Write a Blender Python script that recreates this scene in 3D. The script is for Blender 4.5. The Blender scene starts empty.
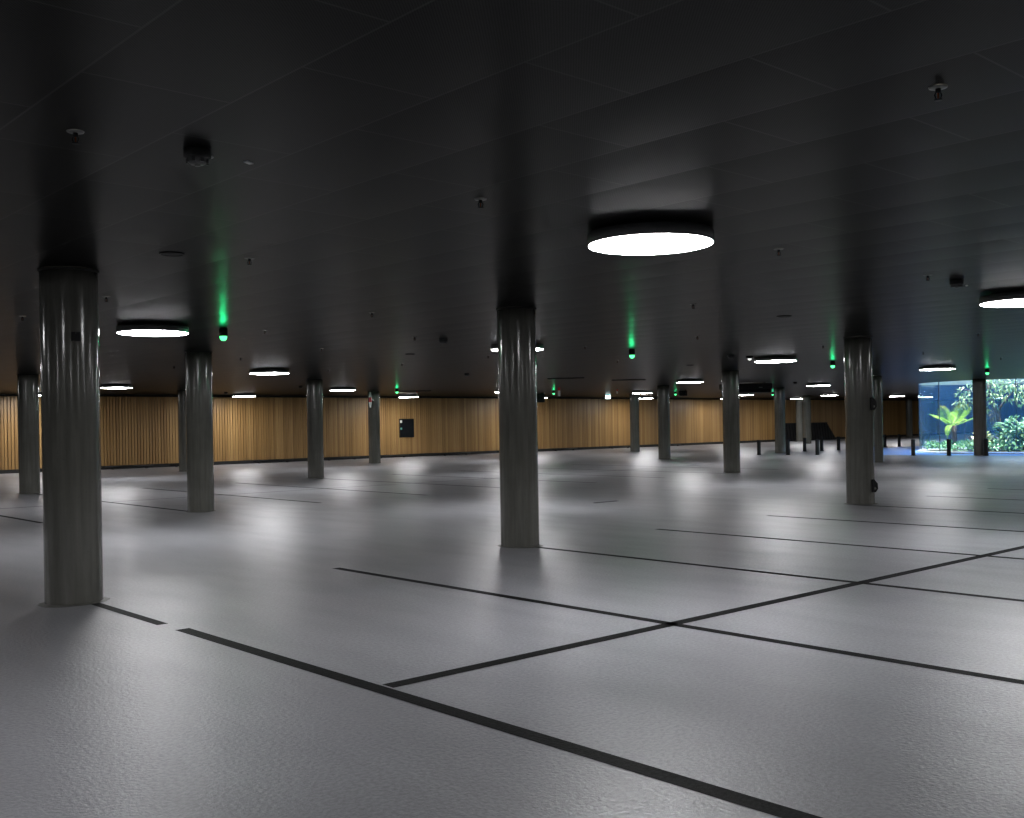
import bpy, bmesh, math, random
from mathutils import Vector, Matrix
random.seed(7)
R = random.random
SC = bpy.context.scene
COL = SC.collection
PI = math.pi
H = 2.6                      # ceiling height, metres
CAM_H = 1.337
FWD = Vector((.66949, .74282, 0))      # viewing direction on the floor grid
RGT = Vector((.74282, -.66949, 0))

# ------------------------------------------------------------------ materials
def mat(name):
    m = bpy.data.materials.new(name); m.use_nodes = True
    nt = m.node_tree; nt.nodes.clear()
    out = nt.nodes.new('ShaderNodeOutputMaterial')
    return m, nt, out

class N:
    """small node-graph helper"""
    def __init__(s, nt): s.nt = nt
    def new(s, t, **kw):
        n = s.nt.nodes.new(t)
        for k, v in kw.items(): setattr(n, k, v)
        return n
    def link(s, a, b): s.nt.links.new(a, b)
    def put(s, sock, v):
        if isinstance(v, bpy.types.NodeSocket): s.link(v, sock)
        else: sock.default_value = v
    def math(s, op, a, b=0.0, c=None):
        n = s.new('ShaderNodeMath', operation=op)
        s.put(n.inputs[0], a); s.put(n.inputs[1], b)
        if c is not None: s.put(n.inputs[2], c)
        return n.outputs[0]
    def coord(s): return s.new('ShaderNodeTexCoord').outputs['Object']
    def xyz(s, v):
        n = s.new('ShaderNodeSeparateXYZ'); s.link(v, n.inputs[0]); return n.outputs
    def mapping(s, v, scale=(1, 1, 1), rot=(0, 0, 0)):
        n = s.new('ShaderNodeMapping'); s.link(v, n.inputs['Vector'])
        n.inputs['Scale'].default_value = scale; n.inputs['Rotation'].default_value = rot
        return n.outputs[0]
    def noise(s, v, scale, detail=3, rough=.5):
        n = s.new('ShaderNodeTexNoise'); s.link(v, n.inputs['Vector'])
        n.inputs['Scale'].default_value = scale; n.inputs['Detail'].default_value = detail
        n.inputs['Roughness'].default_value = rough
        return n.outputs['Fac']
    def ramp(s, f, stops):
        n = s.new('ShaderNodeValToRGB'); s.link(f, n.inputs[0])
        cr = n.color_ramp
        while len(cr.elements) < len(stops): cr.elements.new(.5)
        for e, (p, c) in zip(cr.elements, stops):
            e.position = p; e.color = (*c, 1) if len(c) == 3 else c
        return n.outputs[0]
    def mixc(s, f, a, b, blend='MIX'):
        n = s.new('ShaderNodeMix', data_type='RGBA', blend_type=blend)
        s.put(n.inputs[0], f)
        s.put(n.inputs[6], (*a, 1) if isinstance(a, tuple) else a)
        s.put(n.inputs[7], (*b, 1) if isinstance(b, tuple) else b)
        return n.outputs[2]
    def maprange(s, f, a, b, c, d):
        n = s.new('ShaderNodeMapRange'); s.put(n.inputs[0], f)
        for i, v in enumerate((a, b, c, d)): n.inputs[i + 1].default_value = v
        return n.outputs[0]
    def bump(s, h, strength, dist):
        n = s.new('ShaderNodeBump'); s.link(h, n.inputs['Height'])
        n.inputs['Strength'].default_value = strength; n.inputs['Distance'].default_value = dist
        return n.outputs[0]

def bsdf(g, out, color, rough=.5, metal=0., spec=.5, normal=None, **kw):
    b = g.new('ShaderNodeBsdfPrincipled')
    g.put(b.inputs['Base Color'], (*color, 1) if isinstance(color, tuple) else color)
    g.put(b.inputs['Roughness'], rough); b.inputs['Metallic'].default_value = metal
    g.put(b.inputs['Specular IOR Level'], spec)
    if normal is not None: g.link(normal, b.inputs['Normal'])
    for k, v in kw.items(): g.put(b.inputs[k.replace('_', ' ')], v)
    g.link(b.outputs[0], out.inputs[0])
    return b

def simple(name, color, rough=.5, metal=0., spec=.5, var=.15, scale=8., bump=0.):
    m, nt, out = mat(name); g = N(nt); c = g.coord()
    f = g.noise(c, scale)
    d = tuple(x * (1 - var) for x in color); l = tuple(min(1, x * (1 + var)) for x in color)
    col = g.ramp(f, [(.3, d), (.7, l)])
    nrm = g.bump(g.noise(c, scale * 12), bump, .01) if bump else None
    bsdf(g, out, col, rough, metal, spec, nrm)
    return m

def emit(name, color, strength):
    m, nt, out = mat(name); g = N(nt)
    e = g.new('ShaderNodeEmission'); e.inputs[0].default_value = (*color, 1); e.inputs[1].default_value = strength
    g.link(e.outputs[0], out.inputs[0]); return m

M = {}
def make_materials():
    # floor : grey sealed screed, grainy, slightly glossy
    m, nt, out = mat('floor_screed'); g = N(nt); c = g.coord()
    big = g.noise(g.mapping(c, (.9, .35, 1)), 1.1, 4, .55)
    mid = g.noise(g.mapping(c, (2.2, .6, 1)), 1.3, 3, .5)
    fine = g.noise(c, 48, 3, .75)
    base = g.ramp(big, [(.3, (.245, .247, .266)), (.7, (.300, .303, .324))])
    col = g.mixc(g.maprange(mid, .45, .80, 0, .45), base, (.19, .19, .20))
    col = g.mixc(g.maprange(fine, .38, .62, 0, .75), col, (.15, .15, .16))
    rough = g.math('ADD', g.maprange(mid, .25, .75, .315, .38), g.maprange(big, .3, .7, -.03, .05))
    hh = g.math('ADD', g.math('MULTIPLY', fine, .5), g.math('MULTIPLY', g.noise(c, 45, 2), .5))
    bsdf(g, out, col, rough, 0, .6, g.bump(hh, .6, .008))
    M['floor'] = m
    # black floor stripes
    m, nt, out = mat('stripe_black'); g = N(nt); c = g.coord()
    fine = g.noise(c, 50, 3, .7)
    col = g.ramp(fine, [(.35, (.004, .004, .004)), (.75, (.018, .018, .019))])
    bsdf(g, out, col, .6, 0, .03, g.bump(fine, .5, .006)); M['stripe'] = m
    # ceiling : black perforated metal panels laid in half-bond rows
    m, nt, out = mat('ceiling_panels'); g = N(nt); c = g.coord(); x, y, z = g.xyz(c)
    u = g.math('DIVIDE', g.math('SUBTRACT', x, 1.36), .572)
    row = g.math('FLOOR', u); fu = g.math('FRACT', g.math('ADD', u, 200.0))
    par = g.math('MULTIPLY', g.math('FRACT', g.math('MULTIPLY', g.math('ADD', row, 200.0), .5)), 1.0)   # 0 or .5
    v = g.math('ADD', g.math('SUBTRACT', g.math('DIVIDE', g.math('SUBTRACT', y, .03), 1.06), .5), par)
    vf = g.math('FRACT', g.math('ADD', v, 200.0)); vi = g.math('FLOOR', v)
    du = g.math('SUBTRACT', .5, g.math('ABSOLUTE', g.math('SUBTRACT', fu, .5)))
    dv = g.math('SUBTRACT', .5, g.math('ABSOLUTE', g.math('SUBTRACT', vf, .5)))
    ju = g.maprange(du, .005, .011, 1, 0); jv = g.maprange(dv, .0028, .006, 1, 0)
    joint = g.math('MAXIMUM', ju, jv)
    pid = g.new('ShaderNodeCombineXYZ'); g.link(row, pid.inputs[0]); g.link(vi, pid.inputs[1])
    wn = g.new('ShaderNodeTexWhiteNoise', noise_dimensions='2D'); g.link(pid.outputs[0], wn.inputs['Vector'])
    px = g.math('SINE', g.math('MULTIPLY', x, 2 * PI / .013)); py = g.math('SINE', g.math('MULTIPLY', y, 2 * PI / .013))
    perf = g.maprange(g.math('MULTIPLY', px, py), -.2, .8, 0, 1)
    base = g.mixc(g.math('MULTIPLY', wn.outputs['Value'], .5), (.0062, .0062, .0062), (.0085, .0085, .0083))
    col = g.mixc(g.math('MULTIPLY', perf, .55), base, (.0025, .0025, .0025))
    col = g.mixc(joint, col, (.034, .034, .033))
    wn2 = g.new('ShaderNodeTexWhiteNoise', noise_dimensions='3D'); g.link(pid.outputs[0], wn2.inputs['Vector'])
    cs = g.xyz(wn2.outputs['Color'])
    sag = g.math('ADD', g.math('MULTIPLY', wn.outputs['Value'], .05), .02)        # every panel bows a little
    sx = g.math('ADD', g.math('MULTIPLY', g.math('SUBTRACT', fu, .5), sag), g.maprange(cs[0], 0, 1, -.004, .004))
    sy = g.math('ADD', g.math('MULTIPLY', g.math('SUBTRACT', vf, .5), .012), g.maprange(cs[1], 0, 1, -.003, .003))
    nv = g.new('ShaderNodeCombineXYZ'); g.link(sx, nv.inputs[0]); g.link(sy, nv.inputs[1]); nv.inputs[2].default_value = -1
    nn = g.new('ShaderNodeVectorMath', operation='NORMALIZE'); g.link(nv.outputs[0], nn.inputs[0])
    spc = g.math('SUBTRACT', .26, g.math('MULTIPLY', perf, .18))
    pb = bsdf(g, out, col, .29, 0, spc, nn.outputs[0])
    df = g.new('ShaderNodeBsdfDiffuse'); g.link(col, df.inputs[0])
    mx = g.new('ShaderNodeMixShader'); mx.inputs[0].default_value = .47          # dull matt lacquer with a weak sheen
    g.link(df.outputs[0], mx.inputs[1]); g.link(pb.outputs[0], mx.inputs[2]); g.link(mx.outputs[0], out.inputs[0])
    M['ceiling'] = m
    # concrete of the round columns
    m, nt, out = mat('column_concrete'); g = N(nt); c = g.coord()
    streak = g.noise(g.mapping(c, (9, 9, .55)), 2.2, 4, .6)
    blot = g.noise(c, 2.3, 4, .6)
    pit = g.noise(c, 60, 2, .6)
    col = g.ramp(streak, [(.28, (.080, .079, .069)), (.72, (.132, .130, .115))])
    col = g.mixc(g.maprange(blot, .45, .7, 0, .5), col, (.08, .079, .068))
    col = g.mixc(g.maprange(pit, .66, .74, 0, .6), col, (.07, .07, .06))
    hh = g.math('ADD', g.math('MULTIPLY', streak, .7), g.math('MULTIPLY', pit, .3))
    bsdf(g, out, col, g.maprange(blot, .3, .7, .10, .16), 0, .5, g.bump(hh, .07, .012)); M['concrete'] = m
    # amber timber slats on the long wall
    m, nt, out = mat('timber_slats'); g = N(nt); c = g.coord(); x, y, z = g.xyz(c)
    wn = g.new('ShaderNodeTexWhiteNoise', noise_dimensions='1D')
    g.link(g.math('FLOOR', g.math('DIVIDE', x, .108)), wn.inputs['W'])
    grain = g.noise(g.mapping(c, (60, 60, 1.4)), 1.0, 4, .6)
    a = g.ramp(wn.outputs['Value'], [(0, (.25, .140, .047)), (.5, (.33, .190, .066)), (1, (.41, .25, .095))])
    col = g.mixc(g.maprange(grain, .4, .75, 0, .45), a, (.20, .105, .034))
    bsdf(g, out, col, .42, 0, .4); M['wood'] = m
    M['black_back'] = simple('shadow_gap_black', (.010, .009, .008), .8)
    M['plaster'] = simple('dark_plaster', (.06, .06, .06), .8, bump=.1)
    M['black_metal'] = simple('black_powder_coat', (.005, .005, .0055), .55, spec=.3, var=.3, scale=20)
    M['dark_metal'] = simple('dark_grey_metal', (.05, .05, .052), .4, var=.2, scale=20)
    M['blue_black'] = simple('blue_black_metal', (.003, .004, .0055), .5, spec=.2)
    M['chrome'] = simple('dull_chrome', (.16, .16, .16), .4, 1.0)
    M['bulb'] = simple('red_glass_bulb', (.14, .035, .012), .2)
    M['grout'] = simple('base_grout', (.12, .117, .105), .55, var=.25, scale=14, bump=.2)
    M['white_paint'] = simple('white_paint', (.75, .75, .74), .5, var=.05)
    M['red_paint'] = simple('red_paint', (.55, .02, .025), .45, var=.1)
    M['green_dot'] = simple('green_sticker', (.12, .35, .28), .5, var=.1)
    M['steel'] = simple('brushed_steel_kerb', (.62, .66, .72), .38, .4)
    M['fascia'] = simple('pale_fascia', (.62, .60, .54), .75, var=.12, scale=2)
    M['diffuser'] = emit('lamp_diffuser', (.985, .985, 1.0), LAMP)
    M['green'] = emit('green_led', (.10, 1.0, .30), 2.6)
    M['exit'] = emit('exit_panel', (.78, 1.0, 1.0), 5.0)
    M['exit_band'] = emit('exit_teal', (.15, .75, .72), 3.0)
    M['white_led'] = emit('small_white_led', (1, .98, .95), 1.2)
    # glass with the blue haze and reflection of the sky painted in as a film
    m, nt, out = mat('courtyard_glass'); g = N(nt); c = g.coord()
    tr = g.new('ShaderNodeBsdfTransparent'); tr.inputs[0].default_value = (.80, .90, .97, 1)
    gl = g.new('ShaderNodeBsdfGlossy'); gl.inputs['Roughness'].default_value = .02
    lw = g.new('ShaderNodeLayerWeight'); lw.inputs[0].default_value = .18
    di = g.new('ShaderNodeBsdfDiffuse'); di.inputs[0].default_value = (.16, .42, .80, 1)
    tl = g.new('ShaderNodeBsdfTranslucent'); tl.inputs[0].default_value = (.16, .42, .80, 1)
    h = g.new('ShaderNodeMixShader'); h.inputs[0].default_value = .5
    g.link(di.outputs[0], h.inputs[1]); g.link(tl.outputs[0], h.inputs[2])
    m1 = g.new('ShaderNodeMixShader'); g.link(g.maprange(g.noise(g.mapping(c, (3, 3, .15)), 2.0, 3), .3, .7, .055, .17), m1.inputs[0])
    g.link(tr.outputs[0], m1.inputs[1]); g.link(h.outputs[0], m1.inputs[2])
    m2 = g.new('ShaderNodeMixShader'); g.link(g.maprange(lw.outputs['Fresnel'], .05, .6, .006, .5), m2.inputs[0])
    g.link(m1.outputs[0], m2.inputs[1]); g.link(gl.outputs[0], m2.inputs[2])
    g.link(m2.outputs[0], out.inputs[0]); M['glass'] = m
    def leaf(name, a, b, rough=.4, trans=.35):
        m, nt, out = mat(name); g = N(nt)
        gi = g.new('ShaderNodeNewGeometry')
        col = g.ramp(gi.outputs['Random Per Island'], [(0, a), (1, b)])
        bs = g.new('ShaderNodeBsdfPrincipled'); g.link(col, bs.inputs['Base Color']); bs.inputs['Roughness'].default_value = rough
        t = g.new('ShaderNodeBsdfTranslucent'); g.link(col, t.inputs[0])
        mx = g.new('ShaderNodeMixShader'); mx.inputs[0].default_value = trans
        g.link(bs.outputs[0], mx.inputs[1]); g.link(t.outputs[0], mx.inputs[2]); g.link(mx.outputs[0], out.inputs[0])
        return m
    M['leaf_tree'] = leaf('tree_leaf', (.07, .20, .07), (.40, .48, .22), .3)
    M['leaf_shrub'] = leaf('shrub_leaf', (.05, .16, .08), (.28, .46, .28), .25, .2)
    M['leaf_shrub_pale'] = leaf('pale_shrub_leaf', (.10, .22, .08), (.55, .60, .30), .3, .25)
    M['leaf_ground'] = leaf('ground_leaf', (.03, .13, .05), (.16, .36, .16), .4, .25)
    M['leaf_dry'] = leaf('dry_leaf', (.14, .10, .05), (.36, .30, .16), .7, .2)
    m, nt, out = mat('fern_frond'); g = N(nt); c = g.coord(); x, y, z = g.xyz(c)
    gi = g.new('ShaderNodeNewGeometry')
    col = g.ramp(gi.outputs['Random Per Island'], [(0, (.20, .42, .06)), (1, (.42, .62, .08))])
    col = g.mixc(g.maprange(z, 1.5, 1.8, 0, .7), col, (.75, .42, .06))
    bs = g.new('ShaderNodeBsdfPrincipled'); g.link(col, bs.inputs['Base Color']); bs.inputs['Roughness'].default_value = .45
    t = g.new('ShaderNodeBsdfTranslucent'); g.link(col, t.inputs[0])
    mx = g.new('ShaderNodeMixShader'); mx.inputs[0].default_value = .45
    g.link(bs.outputs[0], mx.inputs[1]); g.link(t.outputs[0], mx.inputs[2]); g.link(mx.outputs[0], out.inputs[0])
    M['fern'] = m
    M['bark'] = simple('bark', (.10, .075, .055), .85, var=.5, scale=14, bump=.6)
    M['fern_bark'] = simple('fern_trunk_fibre', (.085, .055, .050), .9, var=.5, scale=20, bump=.8)
    M['soil'] = simple('planting_soil', (.05, .045, .03), .95, var=.4, scale=10, bump=.5)

# ------------------------------------------------------------------ mesh helpers
class MB:
    def __init__(s): s.bm = bmesh.new()
    def box(s, c, size, rot=None, mi=0, bevel=0):
        vs = bmesh.ops.create_cube(s.bm, size=1)['verts']
        bmesh.ops.scale(s.bm, vec=size, verts=vs)
        if bevel:
            es = list({e for v in vs for e in v.link_edges})
            r = bmesh.ops.bevel(s.bm, geom=es, offset=bevel, segments=2, affect='EDGES', profile=.5)
            vs = list({v for f in r['faces'] for v in f.verts} | {v for v in vs if v.is_valid})
        if rot is not None: bmesh.ops.rotate(s.bm, cent=(0, 0, 0), matrix=rot, verts=vs)
        bmesh.ops.translate(s.bm, vec=c, verts=vs)
        for f in {f for v in vs for f in v.link_faces}: f.material_index = mi
        return s
    def lathe(s, prof, n=32, c=(0, 0, 0), closed=False, smooth=True):
        rings = []
        for r, z in prof:
            if r < 1e-6: rings.append([s.bm.verts.new((c[0], c[1], c[2] + z))])
            else: rings.append([s.bm.verts.new((c[0] + r * math.cos(2 * PI * i / n), c[1] + r * math.sin(2 * PI * i / n), c[2] + z)) for i in range(n)])
        prs = list(zip(rings, rings[1:]))
        if closed: prs.append((rings[-1], rings[0]))
        for a, b in prs:
            for i in range(n):
                j = (i + 1) % n
                if len(a) == 1 and len(b) == 1: continue
                if len(a) == 1: f = s.bm.faces.new((a[0], b[j], b[i]))
                elif len(b) == 1: f = s.bm.faces.new((a[i], a[j], b[0]))
                else: f = s.bm.faces.new((a[i], a[j], b[j], b[i]))
                f.smooth = smooth
        return s
    def tube(s, pts, rad, n=8):
        pts = [Vector(p) for p in pts]; rings = []
        for i, p in enumerate(pts):
            d = (pts[min(i + 1, len(pts) - 1)] - pts[max(i - 1, 0)]).normalized()
            a = d.orthogonal().normalized() if abs(d.z) > .9 else d.cross(Vector((0, 0, 1))).normalized()
            b = d.cross(a); r = rad[i] if isinstance(rad, (list, tuple)) else rad
            rings.append([s.bm.verts.new(p + a * r * math.cos(2 * PI * k / n) + b * r * math.sin(2 * PI * k / n)) for k in range(n)])
        for A, B in zip(rings, rings[1:]):
            for k in range(n):
                f = s.bm.faces.new((A[k], A[(k + 1) % n], B[(k + 1) % n], B[k])); f.smooth = True
        s.bm.faces.new(rings[0][::-1]); s.bm.faces.new(rings[-1])
        return s
    def prism(s, pts2, fn, d0, d1):
        """extruded polygon: fn(u, v, d) gives the 3-D point"""
        a = [s.bm.verts.new(fn(u, v, d0)) for u, v in pts2]; b = [s.bm.verts.new(fn(u, v, d1)) for u, v in pts2]
        n = len(pts2)
        s.bm.faces.new(a[::-1]); s.bm.faces.new(b)
        for i in range(n): s.bm.faces.new((a[i], a[(i + 1) % n], b[(i + 1) % n], b[i]))
        return s
    def leaf(s, p, d, up, L, W, droop=.2, n=3):
        d = d.normalized(); side = d.cross(up)
        if side.length < 1e-4: side = d.orthogonal()
        side.normalize(); nn = side.cross(d)
        prev = None; ws = [0.12, .9, 1.0, .55, 0.0] if n >= 4 else [.15, 1.0, .75, 0.0]
        k = len(ws) - 1
        for i, w in enumerate(ws):
            t = i / k
            q = p + d * (L * t) + nn * (-droop * L * t * t)
            if w == 0: cur = [s.bm.verts.new(q)]
            else: cur = [s.bm.verts.new(q - side * W * .5 * w + nn * W * .12 * w), s.bm.verts.new(q + side * W * .5 * w + nn * W * .12 * w)]
            if prev:
                if len(cur) == 2: s.bm.faces.new((prev[0], prev[1], cur[1], cur[0]))
                else: s.bm.faces.new((prev[0], prev[1], cur[0]))
            prev = cur
        return s
    def build(s, name, m, parent=None, loc=None, recalc=True):
        if recalc: bmesh.ops.recalc_face_normals(s.bm, faces=s.bm.faces)
        me = bpy.data.meshes.new(name); s.bm.to_mesh(me); s.bm.free()
        for x in (m if isinstance(m, (list, tuple)) else [m]): me.materials.append(x)
        o = bpy.data.objects.new(name, me); COL.objects.link(o)
        if parent is not None: o.parent = parent
        if loc is not None: o.location = loc
        return o

def tag(o, label, cat, group=None, kind=None):
    o['label'] = label; o['category'] = cat
    if group: o['group'] = group
    if kind: o['kind'] = kind
    return o
def thing(name, label, cat, loc=(0, 0, 0), rz=0, group=None):
    o = bpy.data.objects.new(name, None); COL.objects.link(o)
    o.location = loc; o.rotation_euler = (0, 0, rz); o.empty_display_size = .1
    return tag(o, label, cat, group)
def struct(o):
    o['kind'] = 'structure'; return o
def dup(root, loc, rz=None, label=None, group=None):
    r = root.copy(); COL.objects.link(r); r.location = loc
    if rz is not None: r.rotation_euler = (0, 0, rz)
    if label: r['label'] = label
    if group: r['group'] = group
    for ch in list(root.children):
        c = ch.copy(); COL.objects.link(c); c.parent = r
        for gch in list(ch.children):
            d = gch.copy(); COL.objects.link(d); d.parent = c
    return r

LAMP = 57.0
GREEN = 2.6
make_materials()

# ------------------------------------------------------------------ setting
X0, X1, Y0, Y1 = -14.0, 97.0, -14.0, 36.5
CY, CR = Vector((39.95, 16.70, 0)), 3.1          # round planted courtyard
CN = 96

def plane_with_hole(z, flip):
    bm = bmesh.new()
    a, b = CY.x, CY.y; h = 6.0
    circ = [bm.verts.new((a + CR * math.cos(2 * PI * i / CN), b + CR * math.sin(2 * PI * i / CN), z)) for i in range(CN)]
    sq = []
    for i in range(CN):
        t = 2 * PI * i / CN; c, s = math.cos(t), math.sin(t); k = h / max(abs(c), abs(s))
        sq.append(bm.verts.new((a + c * k, b + s * k, z)))
    for i in range(CN):
        j = (i + 1) % CN; bm.faces.new((circ[i], sq[i], sq[j], circ[j]))
    def q(x0, x1, y0, y1):
        bm.faces.new([bm.verts.new(p) for p in ((x0, y0, z), (x1, y0, z), (x1, y1, z), (x0, y1, z))])
    q(X0, X1, Y0, b - h); q(X0, X1, b + h, Y1 + .3); q(X0, a - h, b - h, b + h); q(a + h, X1, b - h, b + h)
    bmesh.ops.remove_doubles(bm, verts=bm.verts, dist=1e-4)
    for f in bm.faces:
        f.normal_update()
        if (f.normal.z > 0) == flip: f.normal_flip()
    return bm

mb = MB(); mb.box(((X0 + X1) / 2, (Y0 + Y1) / 2, -.1), (X1 - X0, Y1 - Y0 + .8, .2))
floor = struct(mb.build('floor', M['floor']))
mb = MB(); mb.bm.free(); mb.bm = plane_with_hole(H, True)
ceiling = struct(mb.build('ceiling', M['ceiling'], recalc=False))

# slatted timber wall with black backing, one mesh
mb = MB()
mb.box(((X0 + X1) / 2, Y1 + .17, H / 2), (X1 - X0, .2, H), mi=1)
x = X0
while x < X1:
    mb.box((x + .04, Y1 + .035, 1.325), (.088, .055, 2.40))
    x += .108
struct(mb.build('wall_back', [M['wood'], M['black_back']]))
for nm, c, s in (('wall_left', (X0 - .1, (Y0 + Y1) / 2, H / 2), (.2, Y1 - Y0 + .6, H)), ('wall_right', (X1 + .1, (Y0 + Y1) / 2, H / 2), (.2, Y1 - Y0 + .6, H)),
                 ('wall_front', ((X0 + X1) / 2, Y0 - .1, H / 2), (X1 - X0, .2, H))):
    struct(MB().box(c, s).build(nm, M['plaster']))
struct(MB().box(((X0 + X1) / 2, Y1 + .02, .06), (X1 - X0, .06, .12)).build('baseboard_back', M['black_back']))

# black floor stripes : parts of the floor
def stripe(x0, y0, x1, y1, w=.092):
    a, b = Vector((x0, y0, 0)), Vector((x1, y1, 0)); d = b - a
    n = max(1, int(d.length / .5)); s = Vector((-d.y, d.x, 0)).normalized() * w / 2
    m = MB(); prev = None
    for i in range(n + 1):
        p = a + d * i / n
        cur = [m.bm.verts.new(p - s + Vector((0, 0, .0015))), m.bm.verts.new(p + s + Vector((0, 0, .0015)))]
        if prev: m.bm.faces.new((prev[0], cur[0], cur[1], prev[1]))
        prev = cur
    for f in m.bm.faces:
        f.normal_update()
        if f.normal.z < 0: f.normal_flip()
    return m.build('parking_stripe', M['stripe'], floor, recalc=False)
stripe(3.03, 8.25, 3.03, 6.98, .08); stripe(3.05, 6.72, 3.07, -2.5, .10)
stripe(3.12, 4.45, 24.0, 4.45, .10)
for k, xx in enumerate((5.40, 7.78, 10.05, 12.42, 14.74, 17.05, 19.4, 21.8)):
    stripe(xx, 8.5 if k else 8.52, xx, .3, .088)
for k in range(9):
    xx = 5.18 + 2.355 * k
    stripe(xx, 16.05, xx, 23.8, .085)
stripe(-2.0, 19.8, 7.4, 19.72, .07)
stripe(7.6, 19.7, 26.0, 19.7, .05)

# pale blue walkway surface around the courtyard
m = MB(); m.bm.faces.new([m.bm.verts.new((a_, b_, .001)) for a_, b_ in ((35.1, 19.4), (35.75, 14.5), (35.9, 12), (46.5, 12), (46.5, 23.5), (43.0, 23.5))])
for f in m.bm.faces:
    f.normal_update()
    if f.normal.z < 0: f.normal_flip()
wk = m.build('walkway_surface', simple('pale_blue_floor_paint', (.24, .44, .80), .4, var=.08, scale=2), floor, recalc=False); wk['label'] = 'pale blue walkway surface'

# ------------------------------------------------------------------ columns
def make_column():
    t = thing('concrete_column', '', 'column')
    r = .212
    MB().lathe([(0, 0), (r, 0), (r, .02)] + [(r, .02 + 2.56 * i / 20) for i in range(1, 21)] + [(0, 2.6)], 64).build('shaft', M['concrete'], t)
    MB().lathe([(r + .001, 2.580), (r + .010, 2.580), (r + .012, 2.6), (r + .002, 2.6)], 64, closed=True).build('collar', M['black_metal'], t)
    m = MB(); n = 48; rr = [.03 + .02 * math.sin(2 * i * 2 * PI / n + 1) + .02 * R() for i in range(n)]
    inn = []; ou = []
    for i in range(n):
        a = 2 * PI * i / n
        inn.append(m.bm.verts.new(((r - .01) * math.cos(a), (r - .01) * math.sin(a), .012)))
        ou.append(m.bm.verts.new(((r + rr[i]) * math.cos(a), (r + rr[i]) * math.sin(a), .0012)))
    for i in range(n): m.bm.faces.new((inn[i], ou[i], ou[(i + 1) % n], inn[(i + 1) % n]))
    m.build('base_grout', M['grout'], t)
    return t
columns = [
    (2.945, 8.43, 'large round concrete column in the left foreground with a small dark plaque'),
    (7.76, 8.51, 'round concrete column in the middle of the foreground row, dark stripe at its foot'),
    (14.99, 8.54, 'round concrete column carrying two black hooks on its right side'),
    (7.67, 16.11, 'round concrete column just right of the large foreground one, green lamp above'),
    (7.50, 24.06, 'round concrete column cut close to the left picture edge, before the slatted wall'),
    (14.70, 31.9, 'thin distant column mostly hidden behind the second column from left'),
    (14.69, 24.06, 'round concrete column left of the red and white flag column, before slatted wall'),
    (21.73, 31.56, 'thin concrete column bearing the red and white flag sign'),
    (35.67, 31.35, 'thin distant column left of a pair right of centre, close to the slatted wall'),
    (28.75, 23.90, 'right column of the close pair right of centre, beside a green lamp and black box'),
    (22.08, 16.15, 'concrete column standing in front of the long black fan unit on the ceiling'),
    (35.93, 23.92, 'concrete column at the left end of the low black ribbed barrier, among bollards'),
    (54.6, 35.0, 'thinnest pale column before the black ribbed barrier, beside a thicker one'),
    (49.95, 31.55, 'thin pale column standing before the middle of the black ribbed barrier'),
    (29.27, 16.15, 'concrete column half hidden behind the one with black hooks'),
    (35.72, 15.87, 'dark concrete column standing in front of the planted glass courtyard'),
    (66.4, 34.2, 'far thin column by the dark gap in the wall left of the glass courtyard'),
]
c0 = make_column()
for i, (x, y, lb) in enumerate(columns):
    if i == 0:
        c0.location = (x, y, 0); c0.scale = (1.01, 1.01, 1); c0['label'] = lb; c0['group'] = 'round concrete columns'; c = c0
    else:
        dup(c0, (x, y, 0), i * 1.3, lb, 'round concrete columns').scale = (1, 1, 1)

# small dark plaque on the foreground column
d = Vector((-2.96, -8.42, 0)).normalized(); ang = math.atan2(d.y, d.x) + .20
pq = thing('wall_plaque', 'small dark square plaque fixed high on the large left foreground column', 'plaque',
           (2.945 + .216 * math.cos(ang), 8.43 + .216 * math.sin(ang), 2.065), ang)
MB().box((.006, 0, 0), (.012, .07, .07), bevel=.003).build('plate', M['black_metal'], pq)
MB().lathe([(0, .003), (.004, .002), (.004, 0), (0, 0)], 10).build('screw', M['dark_metal'], pq, (.013, 0, .026)).rotation_euler = (0, PI / 2, 0)

# two black pear-shaped hooks on the third column
def hook(z, lb):
    o = thing('cable_hook', lb, 'hook', (14.99 + .207 * RGT.x * .66 - .207 * FWD.x * .78, 8.54 + .207 * RGT.y * .66 - .207 * FWD.y * .78, z), math.atan2(RGT.y, RGT.x), 'black hooks on a column')
    MB().box((-.01, 0, 0), (.03, .09, .20), bevel=.006).build('back_plate', M['black_metal'], o)
    pr = [(-.02, .10), (.015, .10), (.065, .035), (.07, -.045), (.035, -.10), (-.02, -.10)]
    inn = [(.012, -.015), (.03, -.015), (.036, -.03), (.036, -.05), (.026, -.062), (.012, -.062)]
    m = MB(); ga = []
    for d in (-.04, .04):
        ga.append(([m.bm.verts.new((u, d, v)) for u, v in pr], [m.bm.verts.new((u, d, v)) for u, v in inn]))
    for (p_, q_) in ga:
        for i in range(6): m.bm.faces.new((p_[i], p_[(i + 1) % 6], q_[(i + 1) % 6], q_[i]))
    for k in (0, 1):
        A_, B_ = ga[0][k], ga[1][k]
        for i in range(6): m.bm.faces.new((A_[i], A_[(i + 1) % 6], B_[(i + 1) % 6], B_[i]))
    lp = m.build('loop', M['black_metal'], o)
    MB().lathe([(0, .012), (.016, .008), (.016, 0), (0, 0)], 12).build('eyelet', M['grout'], lp, (.024, -.042, -.04)).rotation_euler = (PI / 2, 0, 0)
    return o
hook(1.555, 'upper black loop hook on the right side of the hook column')
hook(.29, 'lower black loop hook near the floor on the hook column')

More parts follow.
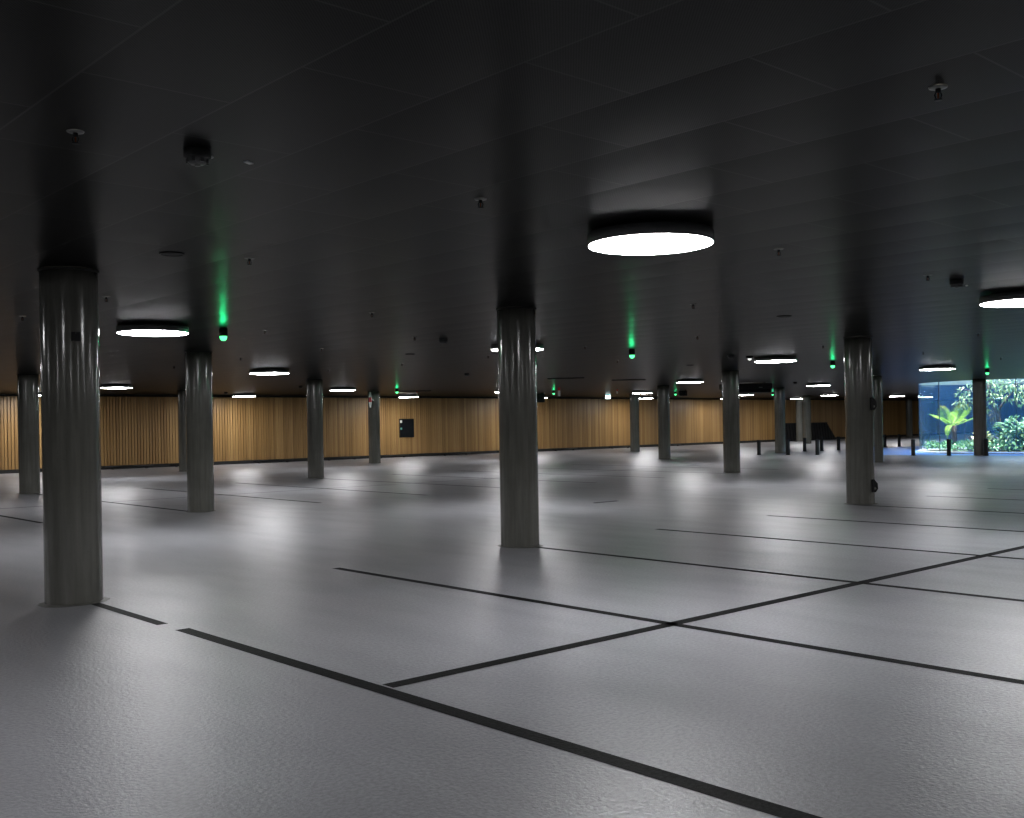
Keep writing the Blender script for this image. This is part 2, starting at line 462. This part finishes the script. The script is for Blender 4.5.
# red and white flag sign on column, seen edge on
fs = thing('flag_sign', 'narrow red and white flag sign projecting from a thin column before the slatted wall', 'sign', (20.91, 30.58, 2.27), math.atan2(FWD.y, FWD.x))
def lens(z0, z1, w0, w1, nm, m_):
    mb = MB(); P = [(-w0, z0), (w0, z0), (w1, z1), (-w1, z1)]
    mb.prism(P, lambda u, v, dd: (dd, u, v), -.10, .10); return mb.build(nm, m_, fs)
lens(-.27, -.085, .012, .04, 'lower_panel', M['white_paint']); lens(-.085, .085, .04, .04, 'red_panel', M['red_paint']); lens(.085, .27, .04, .012, 'upper_panel', M['white_paint'])
MB().box((.50, .0, 0), (.82, .02, .02)).build('bracket', M['dark_metal'], fs)

# ------------------------------------------------------------------ ceiling lights
def make_light():
    t = thing('round_ceiling_light', '', 'ceiling light')
    MB().lathe([(0, H - .002), (.30, H - .002), (.30, H - .02), (.41, H - .02), (.415, H - .025), (.415, H - .094), (.405, H - .097), (.402, H - .092), (0, H - .092)], 64).build('housing', M['dark_metal'], t)
    MB().lathe([(0, H - .106), (.30, H - .105), (.385, H - .102), (.404, H - .0985), (.4075, H - .0975), (.4075, H - .0960), (.403, H - .0950)], 64).build('diffuser', M['diffuser'], t)
    return t
lights = [
    (5.33, 4.52, 'large bright round disc light on the near ceiling right of centre'),
    (5.27, 12.28, 'bright round disc light between the two left columns, under a green lamp'),
    (11.23, 4.52, 'round disc light cut by the right picture edge'),
    (11.13, 12.20, 'round disc light half hidden behind the middle foreground column'),
    (11.18, 20.12, 'round disc light above the slatted wall, right of the second column from left'),
    (11.18, 28.5, 'round disc light above slatted wall just right of the large left column'),
    (18.35, 34.9, 'thin far disc light low before the slatted wall, right of the second column from left'),
    (18.5, 28.6, 'round disc light left of the red and white flag sign'),
    (25.6, 34.7, 'far disc light above the black niche in the slatted wall'),
    (18.05, 12.1, 'round disc light left of the hook column, next to a green lamp'),
    (25.3, 20.0, 'round disc light above the small black ceiling box right of centre'),
    (32.7, 28.3, 'upper far disc light by the column pair right of centre'),
    (40.3, 34.7, 'lower far disc light touching the column pair right of centre'),
    (32.9, 20.3, 'upper disc light over the black ribbed barrier'),
    (47.6, 28.75, 'lower disc light over the black ribbed barrier'),
    (52.33, 33.61, 'smallest far disc light at the thin pale columns by the barrier'),
    (25.15, 12.2, 'round disc light in front of the top of the glass courtyard'),
    (41.0, 29.2, 'far disc light peeping out behind the black fan unit'),
    (54.6, 28.8, 'far disc light with dark surround left of the glass courtyard'),
    (59.7, 29.7, 'farthest disc light at the left edge of the courtyard glass'),
    (47.3, 34.78, 'far disc light peeping out left of the column by the fan unit'),
    (18.45, 20.26, None), (25.6, 28.7, None), (33.0, 34.8, 'far disc light just right of the middle column beside a black box'), (4.2, 20.2, None), (4.2, 28.5, None), (11.18, 35.0, None), (33.0, 12.2, None),
    (18.3, 4.57, None), (25.3, 4.57, None), (33, 4.57, None),
    (-.7, 4.55, None), (-.7, 12.3, None), (-.7, -3.2, None), (5.3, -3.2, None), (11.2, -3.2, None), (-7.5, 4.5, None), (-7.5, 12.3, None), (18.3, -3.2, None),  # unseen lights continuing the grid past the frame, added to brighten the near floor
    (-.7, 20.2, None), (41, 8.6, None), (69.5, 29.5, None),  # last one is an extra unseen light, added to lift the far slatted wall
]
l0 = make_light(); first = True
for x, y, lb in lights:
    grp = 'round ceiling lights' if lb else 'ceiling lights out of sight'
    lb = lb or 'round white disc ceiling light out of sight behind a column or beyond the frame'
    if first: l0.location = (x, y, 0); l0['label'] = lb; l0['group'] = grp; first = False
    else: dup(l0, (x, y, 0), 0, lb, grp)

# green parking guidance lamps
def make_guide():
    t = thing('ceiling_guidance_lamp', '', 'guidance lamp')
    MB().lathe([(0, 0), (.045, 0), (.045, -.008), (.054, -.01), (.054, -.10), (.050, -.104), (0, -.104)], 24).build('housing', M['black_metal'], t)
    MB().lathe([(.046, -.105), (.044, -.13), (.034, -.15), (.018, -.16), (0, -.163)], 20).build('lens', M['green'], t)
    ld = bpy.data.lights.new('green_glow', 'POINT'); ld.energy = GREEN; ld.color = (.02, 1.0, .32); ld.shadow_soft_size = .03
    lo = bpy.data.objects.new('green_glow', ld); COL.objects.link(lo); lo.parent = t; lo.location = (0, 0, -.20)
    return t
guides = [
    (6.12, 12.15, 'green guidance lamp hanging above the second column from left'),
    (13.73, 12.10, 'green guidance lamp on the ceiling right of the middle column'),
    (20.57, 12.33, 'green guidance lamp just left of the hook column'),
    (28.27, 12.34, 'green guidance lamp over the column before the glass courtyard'),
    (20.95, 29.04, 'tiny far green guidance lamp above the black wall niche'),
    (28.28, 28.95, 'tiny far green guidance lamp beside the red and white hanging sign'),
    (35.06, 28.49, 'tiny far green guidance lamp beside the small black ceiling box'),
    (41.2, 27.8, 'tiny far green guidance lamp at the right end of the black fan unit'),
]
g0 = make_guide()
for i, (x, y, lb) in enumerate(guides):
    if i == 0: g0.location = (x, y, H); g0['label'] = lb; g0['group'] = 'green guidance lamps'
    else: dup(g0, (x, y, H), 0, lb, 'green guidance lamps')

# sprinklers
def make_sprinkler():
    t = thing('sprinkler_head', '', 'sprinkler')
    MB().lathe([(0, 0), (.042, 0), (.040, -.006), (.018, -.010), (0, -.010)], 24).build('escutcheon', M['chrome'], t)
    m = MB(); m.lathe([(0, -.008), (.012, -.010), (.013, -.03), (.007, -.034), (0, -.034)], 12)
    for s in (-1, 1): m.tube([(s * .010, 0, -.03), (s * .016, 0, -.045), (s * .012, 0, -.062), (s * .003, 0, -.07)], .0035, 6)
    fr = m.build('frame', M['black_metal'], t)
    MB().tube([(0, 0, -.034), (0, 0, -.066)], .0045, 8).build('bulb', M['bulb'], fr)
    MB().lathe([(0, -.068), (.020, -.070), (.020, -.073), (0, -.073)], 16).build('deflector', M['black_metal'], t)
    return t
near = [(1.61, 4.5, 'sprinkler head at the upper left, left of the large smoke detector'), (3.92, 1.88, 'sprinkler head at the upper right corner of the ceiling'),
        (3.82, 4.47, 'sprinkler head high above and left of the middle column'), (3.78, 7.07, 'sprinkler head above the leftmost green lamp'),
        (6.69, 4.44, 'sprinkler head right of the big bright disc light'), (9.02, 4.45, 'sprinkler head left of the smoke detector at the right')]
far = [(3.79, 9.87), (6.66, 9.68), (9.06, 7.1), (3.7, 12.01), (6.7, 12.15), (8.98, 17.19), (8.98, 12.0), (12.53, 9.75), (12.5, 12.04), (9.02, 14.54), (16.0, 14.5), (12.58, 17.25), (12.58, 14.58), (15.97, 7.1), (19.61, 9.79), (23.16, 9.81), (16.1, 9.83), (8.97, 19.93), (12.55, 19.95)]
s0 = make_sprinkler()
for i, (x, y, lb) in enumerate(near + [(a, b, 'tiny dark sprinkler head on the far half of the ceiling') for a, b in far]):
    grp = 'near ceiling sprinklers' if i < len(near) else 'tiny far ceiling sprinklers'
    if i == 0: s0.location = (x, y, H); s0['label'] = lb; s0['group'] = grp; s0.rotation_euler = (0, 0, -.7); s0.scale = (.85, .85, .7)
    else: dup(s0, (x, y, H), -.7, lb, grp)

# smoke detectors
def make_detector():
    t = thing('smoke_detector', '', 'smoke detector')
    MB().lathe([(0, 0), (.060, 0), (.061, -.003), (.061, -.038), (.056, -.042), (0, -.042)], 32).build('base', M['black_metal'], t)
    m = MB(); m.lathe([(.050, -.042), (.046, -.058), (.034, -.068), (0, -.070)], 32)
    for k in range(8):
        a = k * PI / 4; m.box((.046 * math.cos(a), .046 * math.sin(a), -.055), (.008, .016, .02), Matrix.Rotation(a, 3, 'Z'))
    sh = m.build('sensor_head', M['dark_metal'], t)
    MB().lathe([(.014, -.070), (.013, -.077), (0, -.079)], 16).build('thermal_tip', M['chrome'], sh)
    return t
dets = [(2.13, 4.45, 'large black smoke detector on the near ceiling at upper left'), (9.58, 4.45, 'black smoke detector above the disc light at the right edge'),
        (9.57, 12.09, 'small black smoke detector left of the middle column'), (16.47, 19.9, 'tiny smoke detector low on the ceiling left of the middle column'),
        (16.77, 12.24, 'tiny smoke detector above the column in front of the fan unit'), (16.6, 27.97, 'tiny smoke detector above the second thin column from the left group'),
        (16.82, 33.27, 'tiny far smoke detector just right of the second column from left'), (31.04, 20.04, 'tiny far smoke detector above the thin pale columns')]
d0 = make_detector()
for i, (x, y, lb) in enumerate(dets):
    if i == 0: d0.location = (x, y, H); d0['label'] = lb; d0['group'] = 'smoke detectors'
    else: dup(d0, (x, y, H), 0, lb, 'smoke detectors')
for x, y, lb in ((2.235, 4.53, 'tiny white indicator stud beside the large smoke detector'), (10.05, 4.57, 'tiny white indicator stud beside the right smoke detector')):
    o = MB().lathe([(0, 0), (.012, 0), (.012, -.006), (.006, -.01), (0, -.011)], 12).build('ceiling_indicator_stud', M['white_paint'], None, (x, y, H)); tag(o, lb, 'indicator', 'detector indicators')
o = MB().box((0, 0, -.003), (.05, .024, .006), bevel=.001).build('ceiling_label', M['white_paint'], None, (2.42, 4.52, H)); o.rotation_euler = (0, 0, .5)
tag(o, 'small blank white label on the near ceiling right of the large smoke detector', 'label')
ms = thing('ceiling_motion_sensor', 'small dark ceiling sensor with white dot left of a disc light and hook column', 'sensor', (17.39, 12.25, H))
MB().lathe([(0, 0), (.07, 0), (.07, -.03), (.05, -.05), (0, -.05)], 24).build('base', M['black_metal'], ms)
MB().lathe([(.04, -.05), (.036, -.07), (.02, -.085), (0, -.09)], 20).build('dome', M['white_led'], ms)

# flush round speakers
sp0 = None
for x, y, lb in ((3.24, 7.2, 'flat dark round speaker on ceiling above the leftmost disc light'), (11.06, 14.92, 'flat dark round speaker in the ceiling left of the middle column'),
                 (11.08, 7.29, 'flat dark round speaker right of the big bright disc light'), (18.87, 14.9, 'flat dark round speaker far right of the middle column')):
    if sp0 is None:
        sp0 = thing('ceiling_speaker', lb, 'speaker', (x, y, H), 0, 'flush ceiling speakers')
        MB().lathe([(0, 0), (.088, 0), (.088, -.006), (.080, -.010), (.076, -.007), (.076, -.004), (0, -.004)], 32).build('rim', M['black_metal'], sp0)
        MB().lathe([(.074, -.005), (.05, -.008), (0, -.009)], 32).build('grille', M['black_back'], sp0)
    else: dup(sp0, (x, y, H), 0, lb, 'flush ceiling speakers')

# linear ceiling slot grilles
for (ax, ay), (bx, by), lb in (((20.46, 21.16), (21.03, 20.32), 'thin black slot grille in ceiling right of the middle column'), ((23.06, 21.12), (23.88, 20.55), 'thin black slot grille above the illuminated exit sign'),
                               ((22.37, 30.94), (23.16, 30.03), 'thin black slot grille above the black wall niche')):
    a, b = Vector((ax, ay, H)), Vector((bx, by, H)); c = (a + b) / 2; L = (b - a).length
    o = thing('slot_grille', lb, 'vent', c, math.atan2(by - ay, bx - ax), 'ceiling slot grilles')
    MB().box((0, .03, -.014), (L, .02, .028)).box((0, -.03, -.014), (L, .02, .028)).box((L / 2, 0, -.014), (.02, .08, .028)).box((-L / 2, 0, -.014), (.02, .08, .028)).build('frame', M['black_metal'], o)
    MB().box((0, 0, -.006), (L, .05, .012)).build('slot', M['black_back'], o)

# exit sign, hanging signs, ceiling boxes, fan unit
ez = math.atan2(-34.5 * 0 - FWD.y, -FWD.x)
es = thing('exit_sign', 'small illuminated white exit sign hanging from the ceiling right of the middle column', 'exit sign', (34.5, 31.86, H), ez)
MB().box((0, 0, -.02), (.09, .22, .04), bevel=.005).build('housing', M['dark_metal'], es)
MB().box((0, 0, -.13), (.03, .22, .17), bevel=.003).build('light_panel', M['exit'], es)
MB().box((0, 0, -.048), (.032, .20, .014)).build('teal_edge', M['exit_band'], es)
hs = None
for x, y, sc, lb in ((26.12, 26.47, 1., 'small red and white hanging sign beside a far green lamp'), (30.2, 27.4, .55, 'tiny red hanging sign beside the illuminated exit sign'), (23.19, 30.9, .55, 'tiny red hanging sign above the far disc light by the niche')):
    if hs is None:
        hs = thing('hanging_sign', lb, 'sign', (x, y, H), ez, 'red and white hanging signs'); s_ = hs
        MB().box((0, 0, -.055), (.10, .08, .11)).build('red_panel', M['red_paint'], hs)
        MB().box((0, 0, -.205), (.10, .08, .19)).build('white_panel', M['white_paint'], hs)
    else:
        s_ = dup(hs, (x, y, H), ez, lb, 'red and white hanging signs'); s_.scale = (sc, sc, sc)
def ceiling_box(name, lb, cat, loc, rz, sx, sy, sz):
    o = thing(name, lb, cat, loc, rz)
    MB().box((0, 0, -.04 - sz / 2), (sx, sy, sz), bevel=.02).build('casing', M['black_metal'], o)
    for s in (-1, 1): MB().box((0, s * sy * .3, -.02), (sx * .3, .04, .05)).build('bracket', M['dark_metal'], o)
    return o
o = ceiling_box('ceiling_unit', 'small black box unit on the ceiling beside a far green lamp', 'ceiling unit', (33.21, 26.61, H), ez, .22, .34, .22)
MB().lathe([(0, 0), (.05, 0), (.05, .012), (0, .012)], 16).build('port', M['blue_black'], o, (.11, .05, -.15)).rotation_euler = (0, PI / 2, 0)
o = ceiling_box('ceiling_projector_box', 'black box on the ceiling against the right side of the middle column', 'ceiling unit', (29.53, 31.0, H), ez, .25, .34, .36)
MB().lathe([(0, 0), (.06, 0), (.06, .02), (.04, .02), (.03, .006), (0, .006)], 16).build('lens', M['blue_black'], o, (.125, -.05, -.22)).rotation_euler = (0, PI / 2, 0)
a, b = Vector((7.0, 34.9)), Vector((8.95, 35.9))     # fan unit, view-plan x / depth
fx, fy = 7.86 * RGT.x + 35.2 * FWD.x, 7.86 * RGT.y + 35.2 * FWD.y
fu = thing('jet_fan', 'long black ventilation fan unit under the ceiling behind a column', 'fan', (fx, fy, H), math.atan2(RGT.y, RGT.x) + .12)
uc = MB().box((0, 0, -.14), (1.70, .5, .20), bevel=.03).build('upper_casing', M['black_metal'], fu)
MB().box((0, 0, -.29), (1.62, .46, .12), bevel=.04).build('lower_casing', M['blue_black'], fu)
MB().box((.42, -.262, -.18), (.12, .012, .03)).build('badge', M['chrome'], uc)
for s in (-1, 1): MB().box((s * .6, 0, -.02), (.06, .3, .05)).build('bracket', M['dark_metal'], fu)

# floor drain
o = thing('floor_drain', 'short dark slot drain in the floor right of the middle column', 'drain', (12.96, 12.06, 0), 0)
MB().box((0, 0, .002), (.56, .06, .004)).build('frame', M['dark_metal'], o)
m = MB()
for k in range(14): m.box((-.25 + .038 * k, 0, .0045), (.02, .05, .003))
m.build('grate', M['black_metal'], o)

# black niche panel in the slatted wall
o = thing('black_wall_panel', 'black rectangular panel with small stickers set in the slatted wall', 'panel', (26.80, Y1 - .0, 1.24), 0)
MB().box((0, -.005, 0), (.76, .05, .80), bevel=.006).build('frame', M['black_metal'], o)
dr = MB().box((0, -.034, 0), (.70, .012, .74)).build('door', M['blue_black'], o)
MB().box((-.31, -.043, .28), (.10, .006, .11)).build('white_sticker', M['white_paint'], dr)
MB().box((-.31, -.043, -.02), (.09, .006, .08)).build('green_sticker', M['green_dot'], dr)
# low wheel stops along the slatted wall
ws = None
for xx in (12.3, 14.6, 16.9, 20.2, 23.3, 25.8, 29.2, 32.5, 36.0, 40.0, 44.0):
    lb = 'low black wheel stop bar on feet along the slatted wall'
    if ws is None:
        ws = thing('wheel_stop', lb, 'wheel stop', (xx, Y1 - .35, 0), 0, 'wheel stops along the slatted wall')
        MB().tube([(-.85, 0, .085), (.85, 0, .085)], .035, 10).build('bar', M['black_metal'], ws)
        for s in (-.6, .6): MB().box((s, 0, .035), (.06, .08, .07)).build('foot', M['black_metal'], ws)
    else: dup(ws, (xx, Y1 - .35, 0), 0, lb, 'wheel stops along the slatted wall')

# bollards
def make_bollard():
    t = thing('bollard', '', 'bollard')
    MB().box((0, 0, .285), (.105, .105, .57), bevel=.008).build('post', M['black_metal'], t)
    MB().box((0, 0, .004), (.16, .16, .008)).build('base_plate', M['black_metal'], t)
    return t
bol = [(33.66, 23.36, 'leftmost black bollard, between the fan-unit column and the barrier'), (34.0, 22.31, 'black bollard right beside the column at the left end of the barrier'),
       (34.34, 21.28, 'black bollard in the front row before the middle of the black ribbed barrier'), (34.73, 17.76, 'black bollard just left of the glass courtyard edge'),
       (35.1, 16.67, 'black bollard before the tree fern in the glass courtyard'), (35.47, 15.56, 'black bollard right of the column before the glass courtyard'),
       (37.88, 24.06, 'black bollard in the back row before the pale thin columns'), (38.65, 23.74, 'black bollard in the back row close right of a front one by the barrier'),
       (40.06, 23.8, 'black bollard at the slanted right end of the black ribbed barrier'), (44.65, 24.18, 'far black bollard close to the column half hidden behind the hook column'),
       (45.38, 23.87, 'far black bollard midway between column and courtyard glass'), (46.2, 23.2, 'far black bollard behind the one at the courtyard glass edge'), (44.99, 22.3, 'far black bollard seen through the left of the courtyard glass')]
b0 = make_bollard()
for i, (x, y, lb) in enumerate(bol):
    if i == 0: b0.location = (x, y, 0); b0['label'] = lb; b0['group'] = 'black bollards'
    else: dup(b0, (x, y, 0), 0, lb, 'black bollards')

# low black ribbed barrier with a slanted end, before the slatted wall
ba = thing('ribbed_barrier', 'low black ribbed barrier with slanted right end before the slatted wall', 'barrier', (54.6, 35.95, 0), 0)
Pp = [(-.5, 0), (5.65, 0), (4.55, 1.08), (-.5, 1.08)]
MB().prism(Pp, lambda u, v, dd: (u, dd, v), -.02, .05).build('panel', M['black_metal'], ba)
for k in range(20):
    u = -.35 + .30 * k; top = 1.06; uu = u - .18
    if u > 5.55: continue
    if u > 4.65: top = max(.12, (5.6 - u) / .92 * .95)
    MB().prism([(u - .035, .03), (u + .035, .03), (u + .035 - .2 * top, top), (u - .035 - .2 * top, top)], lambda a_, v, dd: (a_, dd, v), -.06, -.02).build('rib', M['black_metal'], ba)
MB().box((2.02, -.02, 1.09), (5.05, .10, .04), bevel=.008).build('top_rail', M['black_metal'], ba)

# ------------------------------------------------------------------ round glazed courtyard
NP = 7
win = bpy.data.objects.new('window_1', None); COL.objects.link(win); win.location = CY; struct(win)
for k in range(NP):
    a0, a1 = 2 * PI * k / NP + 2.7227, 2 * PI * (k + 1) / NP + 2.7227
    m = MB(); prev = None
    for i in range(25):
        t = a0 + .003 + (a1 - a0 - .006) * i / 24
        cur = [m.bm.verts.new((CR * math.cos(t), CR * math.sin(t), .06)), m.bm.verts.new((CR * math.cos(t), CR * math.sin(t), H - .0))]
        if prev:
            f = m.bm.faces.new((prev[0], cur[0], cur[1], prev[1])); f.smooth = True
        prev = cur
    m.build('glass_pane', M['glass'], win, recalc=False)
    MB().box((CR * math.cos(a0), CR * math.sin(a0), (.06 + H) / 2), (.03, .018, H - .06), Matrix.Rotation(a0, 3, 'Z')).build('glazing_joint', M['dark_metal'], win)
struct(MB().lathe([(CR - .10, 0), (CR + .10, 0), (CR + .10, .05), (CR + .04, .07), (CR - .10, .07)], CN, CY, closed=True).build('trim_1', M['steel']))
struct(MB().lathe([(CR + .002, H + .001), (CR + .002, H + 1.5), (CR + .2, H + 1.5), (CR + .2, H + .001)], CN, CY, closed=True).build('trim_2', M['fascia']))
m = MB(); m.lathe([(CR - .1, .02), (2.4, .06), (1.2, .10), (0, .12)], 48, CY); o = m.build('ground', M['soil']); struct(o)

V = Vector
def P(dx, dd, z): return CY + RGT * dx + FWD * dd + V((0, 0, z))     # dx to the viewer's right, dd away
# tree fern
SHIFT = V((-.87, -.36, 0))
fb = V((40.28, 18.89, .04)) + SHIFT
fern = thing('tree_fern', 'yellow green tree fern with spreading fronds inside the glass courtyard', 'fern', fb)
m = MB(); m.tube([(0, 0, 0), (.01, 0, .3), (-.01, .01, .6), (0, 0, .95)], [.17, .135, .13, .14], 14)
for k in range(70):
    z = .05 + .88 * R(); a = 2 * PI * R()
    m.leaf(V((.12 * math.cos(a), .12 * math.sin(a), z)), V((math.cos(a), math.sin(a), .9)), V((0, 0, 1)), .10, .035, .1)
m.build('trunk', M['fern_bark'], fern)
def frond(tip, mid, wmax, face=None):
    p0 = V((0, 0, .93)); m = MB(); n = 22; pts = []
    for i in range(n + 1):
        t = i / n; pts.append(p0 * (1 - t) ** 2 + mid * 2 * t * (1 - t) + tip * t * t)
    m.tube(pts, [.014 * (1 - .8 * i / n) for i in range(n + 1)], 5)
    for i in range(3, n + 1):
        t = i / n; d = (pts[i] - pts[i - 1]).normalized()
        ref = face if face is not None else V((0, 0, 1))
        sd = d.cross(ref)
        if sd.length < .1: sd = d.cross(FWD)
        sd.normalize(); w = wmax * (math.sin(PI * min(1, .12 + t * .95)) ** .6) * (1.0 if t < .75 else max(.1, (1.02 - t) / .27))
        up = sd.cross(d)
        for s in (-1, 1):
            m.leaf(pts[i], sd * s + d * .55, up, w, .038, .18)
    return m.build('frond', M['fern'], fern, recalc=False)
def L(dx, dd, z): return RGT * dx + FWD * dd + V((0, 0, z))
frond(L(-.62, -.15, 1.80), L(-.28, -.1, 1.30), .30, -FWD)
frond(L(.42, -.45, 1.80), L(.08, -.35, 1.45), .40, -FWD)
frond(L(-1.10, -.25, 1.40), L(-.55, -.2, 1.38), .20)
frond(L(1.02, -.2, 1.40), L(.45, -.2, 1.12), .20)
frond(L(-.42, -.45, .32), L(-.44, -.42, 1.15), .16)
frond(L(.35, .8, 1.5), L(.15, .5, 1.4), .25)
frond(L(-.5, .9, 1.35), L(-.25, .5, 1.35), .25)
frond(L(.75, .5, 1.1), L(.45, .3, 1.35), .22)

def scatter_leaves(m, center, radii, n, Ls, Ws, droop=.25, shell=.5, outward=.8, up=.3, zmin=None):
    for _ in range(n):
        while True:
            q = V((R() * 2 - 1, R() * 2 - 1, R() * 2 - 1))
            if q.length <= 1 and q.length > .001: break
        q = q.normalized() * (q.length ** shell)
        p = V(center) + V((q.x * radii[0], q.y * radii[1], q.z * radii[2]))
        if zmin is not None and p.z < zmin: continue
        d = q * outward + V((R() - .5, R() - .5, R() - .5 + up)) * 1.2
        m.leaf(p, d, V((R() - .5, R() - .5, 1.2)), Ls * (.6 + .8 * R()), Ws * (.7 + .6 * R()), droop)

# courtyard tree
tb = V((40.66, 17.2, .08)) + SHIFT
tree = thing('courtyard_tree', 'sunlit courtyard tree with slim bent trunk and pale green leaves', 'tree', tb)
tr = [L(0, 0, 0), L(-.02, .02, .5), L(-.10, .05, 1.0), L(-.16, .05, 1.38), L(-.36, .0, 1.75), L(-.50, -.05, 2.1), L(-.6, 0, 2.8)]
MB().tube(tr, [.11, .095, .09, .085, .07, .055, .03], 12).build('trunk', M['bark'], tree)
def branch(pts, r):
    MB().tube([L(*p) for p in pts], [r, r * .8, r * .5, r * .25][:len(pts)], 8).build('branch', M['bark'], tree)
branch([(-.16, .05, 1.38), (.05, .0, 1.75), (.35, -.05, 2.1), (.6, 0, 2.5)], .05)
branch([(-.40, 0, 1.85), (-.8, -.05, 2.05), (-1.2, .0, 2.2), (-1.5, .1, 2.3)], .04)
branch([(-.5, -.05, 2.1), (-.3, .3, 2.4), (-.2, .6, 2.7), (-.1, .8, 3.0)], .04)
branch([(-.5, -.05, 2.1), (-.6, -.4, 2.3), (-.75, -.7, 2.45), (-.9, -.9, 2.5)], .035)
m = MB()
for dx, dd, z, r, n in ((-.45, -.1, 2.25, .5, 130), (.35, -.05, 2.10, .45, 90), (-1.15, .1, 2.05, .5, 110), (-.75, -.5, 2.2, .45, 80), (-.15, .6, 2.6, .6, 40), (-.62, -.3, 1.7, .3, 40), (-1.35, .2, 1.75, .3, 45), (.6, 0, 2.35, .45, 60), (-1.0, -.2, 2.6, .5, 35), (0, -.2, 2.5, .45, 45), (.7, -.1, 1.8, .25, 30)):
    scatter_leaves(m, L(dx, dd, z), (r, r, r * .75), n, .17, .062, .35, .6, .7, -.15)
m.build('foliage', M['leaf_tree'], tree, recalc=False)
m = MB(); scatter_leaves(m, L(-.42, -.05, 1.30), (.10, .10, .16), 60, .20, .02, .6, .6, .9, -.2); m.build('dry_tuft', M['leaf_dry'], tree, recalc=False)

# shrubs
def shrub(name, lb, base, blobs, n, Ls, Ws, m_, group=None):
    o = thing(name, lb, 'shrub', base + SHIFT, 0, group)
    m = MB()
    for k in range(7):
        a = 2 * PI * k / 7; m.tube([(0, 0, 0), (.12 * math.cos(a), .12 * math.sin(a), .3), (.3 * math.cos(a), .3 * math.sin(a), .6)], [.02, .015, .008], 6)
    m.build('stems', M['bark'], o)
    m = MB()
    for c, r in blobs: scatter_leaves(m, c, (r, r, r * .8), n, Ls, Ws, .3, .45, 1.0, .25, .02)
    m.build('foliage', m_, o, recalc=False); return o
shrub('broadleaf_shrub', 'large dark glossy shrub at the right edge of the glass courtyard', V((39.58, 16.29, .06)),
      [(L(0, 0, .75), .55), (L(.35, .1, .6), .45), (L(-.25, -.1, .45), .4), (L(.15, -.2, .3), .4), (L(.55, -.15, .35), .35)], 120, .26, .13, M['leaf_shrub'])
shrub('broadleaf_shrub', 'pale mottled shrub left of the slim tree trunk in the courtyard', V((39.25, 17.15, .06)),
      [(L(-.16, 0, .45), .27), (L(-.04, .1, .25), .24), (L(-.3, -.05, .3), .25)], 80, .20, .10, M['leaf_shrub_pale'])
shrub('broadleaf_shrub', 'low green shrub just left of the tree fern foot behind the bollard', V((39.9, 17.9, .06)),
      [(L(.1, 0, .22), .32), (L(-.1, -.1, .15), .25)], 60, .17, .08, M['leaf_shrub'])
shrub('broadleaf_shrub', 'tall back shrub behind the slim courtyard tree', V((41.9, 16.4, .06)),
      [(L(0, 0, .9), .6), (L(.6, 0, .7), .5), (L(-.5, .1, .5), .45), (L(.9, -.6, .7), .5)], 110, .24, .11, M['leaf_shrub'])
# ground cover
m = MB()
for _ in range(1900):
    a = 2 * PI * R(); r = 2.9 * math.sqrt(R()); p = V((r * math.cos(a), r * math.sin(a), .05 + .10 * (1 - r / 3.2)))
    hgt = .24 * R()
    m.leaf(p + V((0, 0, hgt)), V((R() - .5, R() - .5, .15 + .3 * R())), V((0, 0, 1)), .12 + .12 * R(), .05 + .05 * R(), .35)
o = m.build('ground_cover', M['leaf_ground'], None, CY, recalc=False); tag(o, 'low leafy ground cover growing across the glass courtyard bed', 'ground cover', kind='stuff')

# ------------------------------------------------------------------ light
w = bpy.data.worlds.new('World'); SC.world = w; w.use_nodes = True
nt = w.node_tree; nt.nodes.clear(); g = N(nt)
out = g.new('ShaderNodeOutputWorld'); bg = g.new('ShaderNodeBackground')
tc = g.new('ShaderNodeTexCoord'); z = g.xyz(tc.outputs['Generated'])[2]
g.link(g.ramp(z, [(.0, (.55, .75, 1.0)), (.6, (.26, .52, 1.0))]), bg.inputs[0]); bg.inputs[1].default_value = 7.2
g.link(bg.outputs[0], out.inputs[0])
sd = bpy.data.lights.new('sun', 'SUN'); sd.energy = 26.0; sd.angle = .02; sd.color = (1.0, .90, .72)
so = bpy.data.objects.new('sun', sd); COL.objects.link(so)
dirv = (RGT * -.10 + FWD * .12 + V((0, 0, -1))).normalized(); so.rotation_euler = dirv.to_track_quat('-Z', 'Y').to_euler()

# ------------------------------------------------------------------ camera
cd = bpy.data.cameras.new('camera'); cam = bpy.data.objects.new('camera', cd); COL.objects.link(cam)
cd.sensor_fit = 'HORIZONTAL'; cd.sensor_width = 36; cd.lens = 36 * 1050 / 1024
cd.shift_y = 15 / 1024; cd.clip_start = .05; cd.clip_end = 300
cr, sr = math.cos(.017), math.sin(.017)
ax = RGT * cr - V((0, 0, sr)); ay = RGT * sr + V((0, 0, cr)); az = -FWD
cam.matrix_world = Matrix(((ax.x, ay.x, az.x, 0), (ax.y, ay.y, az.y, 0), (ax.z, ay.z, az.z, CAM_H), (0, 0, 0, 1)))
SC.camera = cam
SC.view_settings.view_transform = 'Standard'
SC.view_settings.look = 'None'
SC.view_settings.exposure = 0.0
